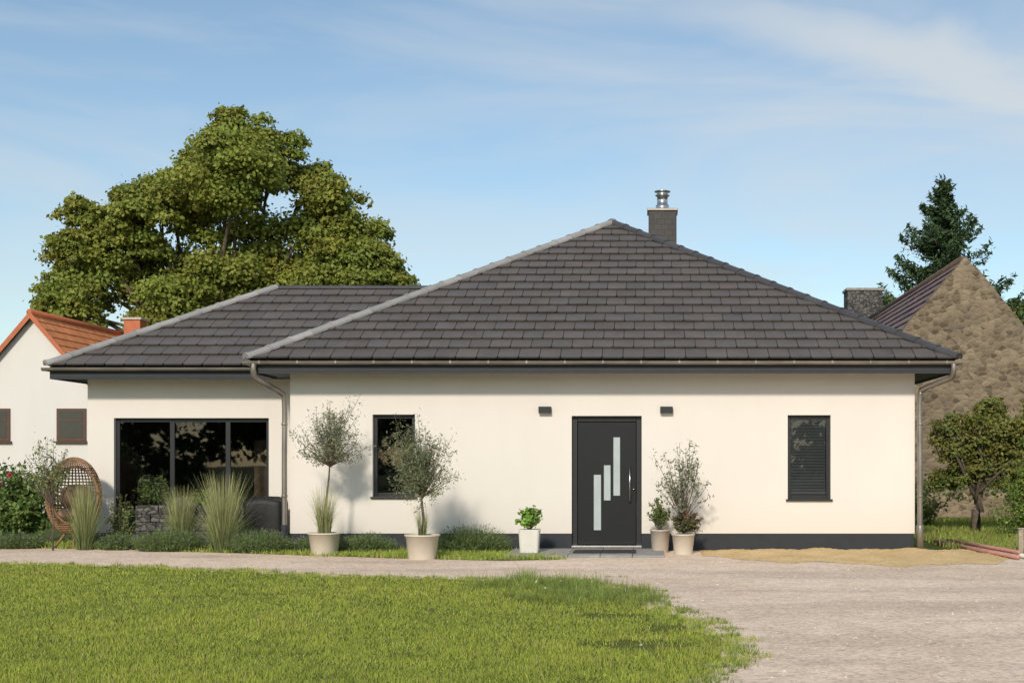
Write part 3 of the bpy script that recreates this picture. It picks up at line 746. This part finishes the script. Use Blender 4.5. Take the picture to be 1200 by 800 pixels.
w=o.modifiers.new('w','WIREFRAME'); w.thickness=.022; w.use_replace=True
T=[]
rim=[]
for i in range(33):
    t=2*math.pi*i/32; ax=Vector((.5,-.86,0)).normalized(); sd=Vector((.86,.5,0))
    rim.append(Vector((-9.95,22.75,cz))+ax*.19+sd*.37*math.cos(t)+Vector((0,0,.50*math.sin(t))))
T.append((rim,.024))
for i in range(4):
    a=math.pi*2*i/4+.4
    T.append(([Vector((-9.95+.1*math.cos(a),22.75+.1*math.sin(a),.30)),Vector((-9.95+.3*math.cos(a),22.75+.3*math.sin(a),.02))],.02))
tubes('rim_and_legs',T,M_rattan,ch,8)
lathe('seat_cushion',[(.05,-.08),(.27,-.06),(.31,.0),(.28,.06),(.05,.09)],M_cush,ch,-9.95,22.72,.60,24)
lathe('back_cushion',[(.03,-.20),(.22,-.16),(.28,0),(.22,.18),(.03,.24)],M_cush,ch,-9.98,22.93,.86,20)
e_=empty('young_tree',(-9.97,22.0,0))
tr=([Vector((-9.97,22,0)),Vector((-9.96,22,.6)),Vector((-10.0,22,1.1))],[.016,.013,.009])
twig_crown(e_,(-10.1,22,1.38),(.42,.34,.52),(-9.98,22,.75),40,20,.075,.35,(.26,.30,.13),trunk=tr,inner=.4)
e_=empty('rose_bush',(-11.3,23.6,0))
twig_crown(e_,(-11.4,23.6,.75),(.85,.5,.65),(-11.3,23.6,.1),170,50,.085,.6,(.15,.23,.06))
n=6; fc=np.stack([rng.uniform(-12.0,-11.2,n),rng.uniform(23.0,23.2,n),rng.uniform(.8,1.35,n)],1)
mesh_np('blossoms',leaves(np.repeat(fc,5,axis=0)+rng.normal(0,.02,(n*5,3)),np.tile([0,-1,.3],(n*5,1)),.07,.9,None),M_leaf,e_,np.tile([.45,.05,.07],(n*5,1)))
e_=empty('garden_shrub',(-9.2,22.9,0)); twig_crown(e_,(-9.15,22.95,.45),(.35,.25,.4),(-9.2,22.9,.05),44,30,.06,.5,(.17,.21,.08))

# ---------------------------------------------------------------- trees
def big_tree(name,base,lobes,trunk_h,per,size,col,sub=15,tr=.45,asp=.7,subr=(.30,.52),flat=1.0,jit=.7,core=0,cvar=.16,shell=.55):
    e_=empty(name,base); cl=[]; T=[]
    bx,by,bz=base
    for (x,y,z,r) in lobes:
        for i in range(sub):
            d=rng.normal(0,1,3); d/=np.linalg.norm(d); d[1]=-abs(d[1]) if rng.random()<.7 else d[1]
            rr=r*rng.uniform(.5,.85); cl.append((x+d[0]*rr,y+d[1]*rr*flat,z+d[2]*rr*.85,r*rng.uniform(*subr)))
        if core: cl.append((x,y,z,r*.8))
        s=Vector((bx,by,trunk_h*random.uniform(.7,1.2))); en=Vector((x,y,z)); mid=s.lerp(en,.5)+Vector((random.uniform(-.5,.5),random.uniform(-.5,.5),.3))
        pts=catmull([s,mid,en],5); T.append((pts,[tr*.42*(1-k/len(pts)*.85) for k in range(len(pts))]))
        for q in range(3):
            d=Vector((random.gauss(0,1),random.gauss(0,1),random.gauss(.3,.8))).normalized()*r*.7
            T.append(([pts[-3],en.lerp(pts[-3],.3)+d*.5,en+d],[tr*.14,tr*.09,tr*.03]))
    T.append(([Vector((bx,by,-.1)),Vector((bx,by,.5)),Vector((bx+.1,by,trunk_h*.6)),Vector((bx,by,trunk_h*1.25))],[tr*1.4,tr*1.05,tr*.9,tr*.6]))
    tubes('trunk_and_limbs',T,M_bark,e_,8)
    P,C=clumps_cloud(cl,per,size,asp,col,cvar=cvar,jit=jit,shell=shell)
    mesh_np('crown',P,M_leaf,e_,C); return e_
s50=30.8
lp=[(283,163,40),(252,172,38),(318,176,40),(215,200,42),(196,220,34),(300,222,64),(355,210,40),(382,232,36),(390,260,46),(250,255,66),(190,258,50),(335,285,68),(415,285,46),(440,315,42),(400,330,56),(150,266,38),(122,264,30),(112,298,40),(72,318,27),(132,335,50),(90,352,34),(190,330,60),(260,335,70),(330,345,66),(464,334,28),(380,368,56),(112,372,42),(225,375,64),(440,362,42),(285,205,50),(230,225,52),(165,300,48),(70,372,28)]
lob=[((x-760)/s50,50+random.uniform(-2.2,2.2),1.5+(540-y)/s50,r/s50) for x,y,r in lp]
big_tree('linden_tree',(-16,50,0),lob,4.2,700,.16,(.265,.300,.060),sub=20,subr=(.25,.46),core=1,tr=.35,jit=.8,cvar=.13,shell=.45)

def spruce(name,x,y,h,r):
    e_=empty(name,(x,y,0)); Ps=[];Cs=[];T=[([Vector((x,y,0)),Vector((x,y,h*.6)),Vector((x,y,h))],[.25,.13,.02])]
    z=h*.12
    while z<h-.15:
        f=1-(z/h); R=r*(min(1,f*2.1))**.8; nb=max(5,int(9*f+6))
        for i in range(nb):
            a=rng.uniform(0,6.28); Rb=R*rng.uniform(.5,1.25); zz=z+rng.normal(0,.12)
            n=int(90*Rb/1.5)+10; t=rng.random(n)**.7
            cx=x+np.cos(a)*Rb*t; cy=y+np.sin(a)*Rb*t; czz=zz-.35*Rb*np.sin(t*2.2)*.8+.34*Rb*t*t
            wdt=.22*Rb*(1-t*.6)
            off=rng.normal(0,1,n)*wdt; C_=np.stack([cx-np.sin(a)*off,cy+np.cos(a)*off,czz-np.abs(off)*.6+rng.normal(0,.06,n)],1)
            Ps.append(leaves(C_,np.tile([math.cos(a)*.4,math.sin(a)*.4,.9],(n,1)),.32,.28,None,.6))
            Cs.append(np.array([.060,.100,.042])[None]*(1+rng.normal(0,.25,(n,1)))*(1+.4*t[:,None]))
            T.append(([Vector((x,y,zz)),Vector((x+math.cos(a)*Rb*.5,y+math.sin(a)*Rb*.5,zz-.22*Rb)),Vector((x+math.cos(a)*Rb*.9,y+math.sin(a)*Rb*.9,zz-.1*Rb))],[.04,.025,.01]))
        z+=.42*(.5+f)
    n=30; C_=np.stack([x+rng.normal(0,.10,n),y+rng.normal(0,.10,n),h-rng.random(n)*1.1],1)
    Ps.append(leaves(C_,np.tile([1,0,.1],(n,1)),.3,.3,None,.8)); Cs.append(np.tile([.05,.09,.04],(n,1)))
    tubes('trunk_and_branches',T,M_bark,e_,5)
    mesh_np('needles',np.concatenate(Ps),M_leaf,e_,np.concatenate(Cs))
spruce('spruce_tree',13.5,60,14.5,3.6)

lobr=[(6.35,27.2,1.75,.6),(7.0,27,2.1,.7),(7.6,27.3,1.9,.65),(6.6,27.1,1.2,.5),(7.4,27,1.3,.6),(8.2,27.4,1.6,.75),(6.2,27.2,2.2,.4),(7.1,27.2,2.55,.42),(8.0,27.2,2.45,.5),(6.9,27.2,1.6,.6),(7.9,27.1,1.1,.5),(6.1,27.3,1.1,.35)]
big_tree('fruit_tree',(6.75,27.1,0),lobr,.75,1000,.085,(.20,.215,.055),sub=16,tr=.09,asp=.6,subr=(.26,.46),core=1)
e_=empty('garden_shrub',(7.4,25.2,0)); twig_crown(e_,(7.45,25.2,.75),(.75,.6,.85),(7.45,25.2,.05),170,50,.07,.5,(.24,.34,.07))
e_=empty('garden_shrub',(5.9,29,0)); twig_crown(e_,(5.9,29,.5),(.7,.6,.5),(5.9,29,.05),80,40,.08,.5,(.13,.18,.05))
e_=empty('hedge',(9.5,31,0)); P,C=clumps_cloud([(6+.8*i+rng.normal(0,.1),31.5+rng.normal(0,.2),.7+rng.normal(0,.15),.7) for i in range(9)],900,.10,.6,(.13,.17,.05)); mesh_np('hedge_leaves',P,M_leaf,e_,C)
pp=empty('drain_pipe_pile',(5.45,21.5,0))
tubes('pipe_a',[([(5.15,23.6,.06),(5.6,19.9,.045)],.035)],M_pipe,pp,10)
tubes('pipe_b',[([(5.3,23.8,.05),(5.78,19.8,.05)],.035)],M_potw,pp,10)
tubes('pipe_c',[([(5.28,23.2,.11),(5.7,20.2,.10)],.03)],M_pipe,pp,10)
wp=empty('wooden_post',(5.92,20.9,0)); box('post',5.88,5.96,20.86,20.94,0,.42,M_post,wp,.01); box('post_cap',5.87,5.97,20.85,20.95,.421,.44,M_post,wp,.004)

# ---------------------------------------------------------------- neighbour house (left)
Hn=empty('neighbour_house',(-17.8,38,0))
ax,ay=-17.8,38.0; hw=1.78; zr=5.75; sl_=1.18; ez=zr-sl_*hw; yb=46
wv=[(ax-hw,ay,0),(ax+hw,ay,0),(ax+hw,ay,ez-.05),(ax,ay,zr-.08),(ax-hw,ay,ez-.05),(ax+hw,yb,0),(ax+hw,yb,ez-.05),(ax-hw,yb,0),(ax-hw,yb,ez-.05),(ax,yb,zr-.08)]
mesh('walls',wv,[(0,1,2,3,4),(1,5,6,2),(7,0,4,8),(5,7,8,9,6)],M_wall2,Hn)
ov=.16; er=(hw+ov)
ze=zr-sl_*er
OB=(.80,.29,.115)
tiled('roof_right',[(ax+er,ay-.18,ze),(ax+er,yb+.1,ze),(ax,yb+.1,zr),(ax,ay-.18,zr)],M_tile,Hn,tw=.24,ex=.30,base=OB,cv=.08,thick=.028)
tiled('roof_left',[(ax-er,yb+.1,ze),(ax-er,ay-.18,ze),(ax,ay-.18,zr),(ax,yb+.1,zr)],M_tile,Hn,tw=.24,ex=.30,base=OB,cv=.08,thick=.028)
M_or=simple('orange_verge',(.48,.14,.055),.6)
for sx in (1,-1):
    V=[(ax,ay-.21,zr+.06),(ax+sx*(er+.02),ay-.21,ze+.05),(ax+sx*(er+.02),ay-.21,ze-.13),(ax,ay-.21,zr-.14),(ax,ay-.17,zr+.06),(ax+sx*(er+.02),ay-.17,ze+.05),(ax+sx*(er+.02),ay-.17,ze-.13),(ax,ay-.17,zr-.14)]
    mesh('verge_board',V,[(0,1,2,3),(7,6,5,4),(0,4,5,1),(3,2,6,7),(1,5,6,2)],M_or,Hn)
tubes('ridge_tiles',[([(ax,ay-.2,zr+.03),(ax,yb+.1,zr+.03)],.10)],M_or,Hn,10)
box('chimney',ax+.15,ax+.7,44.2,44.8,zr-1,zr+.50,M_or,Hn,.01); box('chimney_cap',ax+.1,ax+.75,44.15,44.85,zr+.5,zr+.58,M_terr,Hn,.01)
M_dp=simple('dark_pane',(.03,.035,.04),.05,spec=.5)
for (x0,x1) in ((-17.1,-16.25),(-19.3,-18.45)):
    box('window_frame',x0,x1,ay-.05,ay+.02,2.08,3.02,M_brown,Hn,.008)
    mesh('window_pane',[(x0+.08,ay-.056,2.16),(x1-.08,ay-.056,2.16),(x1-.08,ay-.056,2.94),(x0+.08,ay-.056,2.94)],[(0,1,2,3)],M_dp,Hn)
    box('window_bar',x0+.08,x1-.08,ay-.07,ay-.058,2.66,2.70,M_brown,Hn)
    box('window_sill',x0-.05,x1+.05,ay-.12,ay-.002,2.03,2.075,M_brown,Hn)
tubes('gutter_pipe',[([(ax+er,ay-.18,ze-.03),(ax+er,yb,ze-.03)],.06)],M_or,Hn,10)

# ---------------------------------------------------------------- stone barn (right)
Hb=empty('stone_barn',(8.45,35,0))
bx,by=8.45,35.0; bh=3.1; bz=6.9; bs=1.2; be=bz-bs*bh; bb=52
gv=[(bx-bh,by,0),(bx+bh,by,0)]
k=34
for i in range(k+1):
    t=i/k; gv.append((bx+bh-2*bh*t,by,bz-bs*abs(bh-2*bh*t)+.07+random.uniform(-.05,.05)))
gb=[(x,y+.5,z) for x,y,z in gv]; n=len(gv)
mesh('gable_wall',gv+gb,[tuple(range(n)),tuple(range(2*n-1,n-1,-1))]+[(i,(i+1)%n+0,(i+1)%n+n,i+n) for i in range(n)],M_rubble,Hb)
box('side_wall_left',bx-bh,bx-bh+.5,by+.5,bb,0,be,M_rubble,Hb); box('side_wall_right',bx+bh-.5,bx+bh,by+.5,bb,0,be,M_rubble,Hb)
BR=(.15,.072,.052)
tiled('roof_left',[(bx-bh-.2,bb,be-.24),(bx-bh-.2,by+.35,be-.24),(bx,by+.35,bz),(bx,bb,bz)],M_tile,Hb,tw=.30,ex=.34,base=BR,cv=.28)
tiled('roof_right',[(bx+bh+.2,by+.35,be-.24),(bx+bh+.2,bb,be-.24),(bx,bb,bz),(bx,by+.35,bz)],M_tile,Hb,tw=.30,ex=.34,base=BR,cv=.28)
tubes('ridge',[([(bx,by+.4,bz+.02),(bx,bb,bz+.02)],.1)],simple('ridge_mortar',(.12,.085,.065),.9,var=.3),Hb,8)
box('old_chimney',7.65,9.0,50.5,51.5,4,8.05,M_greyst,Hb,.02); box('old_chimney_cap',7.6,9.05,50.45,51.55,8.05,8.15,M_slab,Hb,.01)

# ---------------------------------------------------------------- distant trees, tree row behind the viewer
cl=[]
for i in range(150):
    x=rng.uniform(-75,75); z=rng.uniform(1,6.5)+1.5*math.sin(x*.13); cl.append((x,100+rng.uniform(-4,4),z,rng.uniform(1.5,3)))
P,C=clumps_cloud(cl,60,.55,.8,(.10,.13,.05)); e_=empty('distant_tree_row',(0,100,0)); mesh_np('tree_row_leaves',P,M_leaf,e_,C)
lob2=[((x-760)/22,72+random.uniform(-1,1),1.5+(540-y)/22,r/22) for x,y,r in [(1205,365,28),(1235,370,30),(1190,380,22),(1220,400,40),(1180,410,25)]]
big_tree('broadleaf_tree',(20.5,72,0),lob2,3,300,.26,(.15,.19,.05),sub=12,core=1)
lob3=[((x-760)/20,80+random.uniform(-1,1),1.5+(540-y)/20,r/20) for x,y,r in [(1055,352,16),(1075,368,26),(1040,380,22),(1100,390,30)]]
big_tree('broadleaf_tree',(16,80,0),lob3,3,280,.28,(.14,.17,.05),sub=10,core=1)
cl=[]
for i in range(170):
    cl.append((rng.uniform(-45,35),-34+rng.uniform(-3,3),rng.uniform(.5,6.5),rng.uniform(1.2,2.4)))
P,C=clumps_cloud(cl,70,.5,.8,(.07,.10,.04)); e_=empty('tree_row',(0,-34,0)); mesh_np('tree_row_leaves',P,M_leaf,e_,C)

# ---------------------------------------------------------------- light
el=math.radians(30); az=math.radians(188)
sd=Vector((math.sin(az)*math.cos(el),math.cos(az)*math.cos(el),math.sin(el)))
ld=bpy.data.lights.new('sun','SUN'); ld.energy=2.95; ld.angle=math.radians(5); ld.color=(1,.895,.755)
lo=bpy.data.objects.new('sun',ld); lo.rotation_euler=(-sd).to_track_quat('-Z','Y').to_euler(); lo.location=(-10,-10,20); COL.objects.link(lo)
w=bpy.data.worlds.new('World'); S.world=w; w.use_nodes=True; nt=w.node_tree
for x in list(nt.nodes): nt.nodes.remove(x)
o=N(nt,'ShaderNodeOutputWorld'); bg=N(nt,'ShaderNodeBackground'); bg.inputs[1].default_value=.14
sky=N(nt,'ShaderNodeTexSky'); sky.sky_type='NISHITA'; sky.sun_disc=False; sky.sun_elevation=el; sky.sun_rotation=az; sky.air_density=1.0; sky.dust_density=.5; sky.ozone_density=1.6
tn=N(nt,'ShaderNodeMix'); tn.data_type='RGBA'; tn.blend_type='MULTIPLY'; tn.inputs[0].default_value=1; L(nt,sky.outputs[0],tn.inputs[6]); tn.inputs[7].default_value=(.92,.96,.92,1)
tc=N(nt,'ShaderNodeTexCoord'); sp_=N(nt,'ShaderNodeSeparateXYZ'); L(nt,tc.outputs['Generated'],sp_.inputs[0])
mp=N(nt,'ShaderNodeMapping'); mp.inputs['Rotation'].default_value=(0,math.radians(10),0); mp.inputs['Scale'].default_value=(1.3,1.3,6.5); L(nt,tc.outputs['Generated'],mp.inputs[0])
no=N(nt,'ShaderNodeTexNoise'); no.inputs['Scale'].default_value=2.0; no.inputs['Detail'].default_value=10; no.inputs['Roughness'].default_value=.54; no.inputs['Distortion'].default_value=.6
L(nt,mp.outputs[0],no.inputs['Vector'])
r1=ramp(nt,no.outputs[0],[(.36,(.04,.04,.04)),(.70,(.66,.66,.66))])
def math_(op,a,b):
    m_=N(nt,'ShaderNodeMath',operation=op)
    for i,v_ in enumerate((a,b)):
        if isinstance(v_,(int,float)): m_.inputs[i].default_value=v_
        else: L(nt,v_,m_.inputs[i])
    return m_.outputs[0]
t=math_('ADD',sp_.outputs[2],math_('MULTIPLY',sp_.outputs[0],.20))
t=math_('ADD',t,math_('MULTIPLY',no.outputs[0],.12))
dd=math_('ABSOLUTE',math_('SUBTRACT',t,.387),0)
band=N(nt,'ShaderNodeMapRange'); band.interpolation_type='SMOOTHSTEP'; band.inputs[1].default_value=.040; band.inputs[2].default_value=0; band.inputs[3].default_value=0; band.inputs[4].default_value=.8; L(nt,dd,band.inputs[0])
xr=N(nt,'ShaderNodeMapRange'); xr.interpolation_type='SMOOTHSTEP'; xr.inputs[1].default_value=-.14; xr.inputs[2].default_value=.2; L(nt,sp_.outputs[0],xr.inputs[0])
bd=math_('MULTIPLY',band.outputs[0],xr.outputs[0])
fac=math_('MAXIMUM',r1.outputs[0],bd)
mx=N(nt,'ShaderNodeMix'); mx.data_type='RGBA'; L(nt,fac,mx.inputs[0]); L(nt,tn.outputs[2],mx.inputs[6]); mx.inputs[7].default_value=(4.9,5.15,5.25,1)
L(nt,mx.outputs[2],bg.inputs[0]); L(nt,bg.outputs[0],o.inputs[0])

# ---------------------------------------------------------------- camera
cd=bpy.data.cameras.new('camera'); cd.sensor_width=36; cd.sensor_fit='HORIZONTAL'; cd.lens=46.2; cd.shift_x=-.1333; cd.shift_y=.1167; cd.clip_end=3000; cd.clip_start=.1
co_=bpy.data.objects.new('camera',cd); co_.location=(0,0,1.5); co_.rotation_euler=(math.radians(90),0,0); COL.objects.link(co_); S.camera=co_
S.view_settings.view_transform='Standard'; S.view_settings.look='None'; S.view_settings.exposure=0; S.view_settings.gamma=1
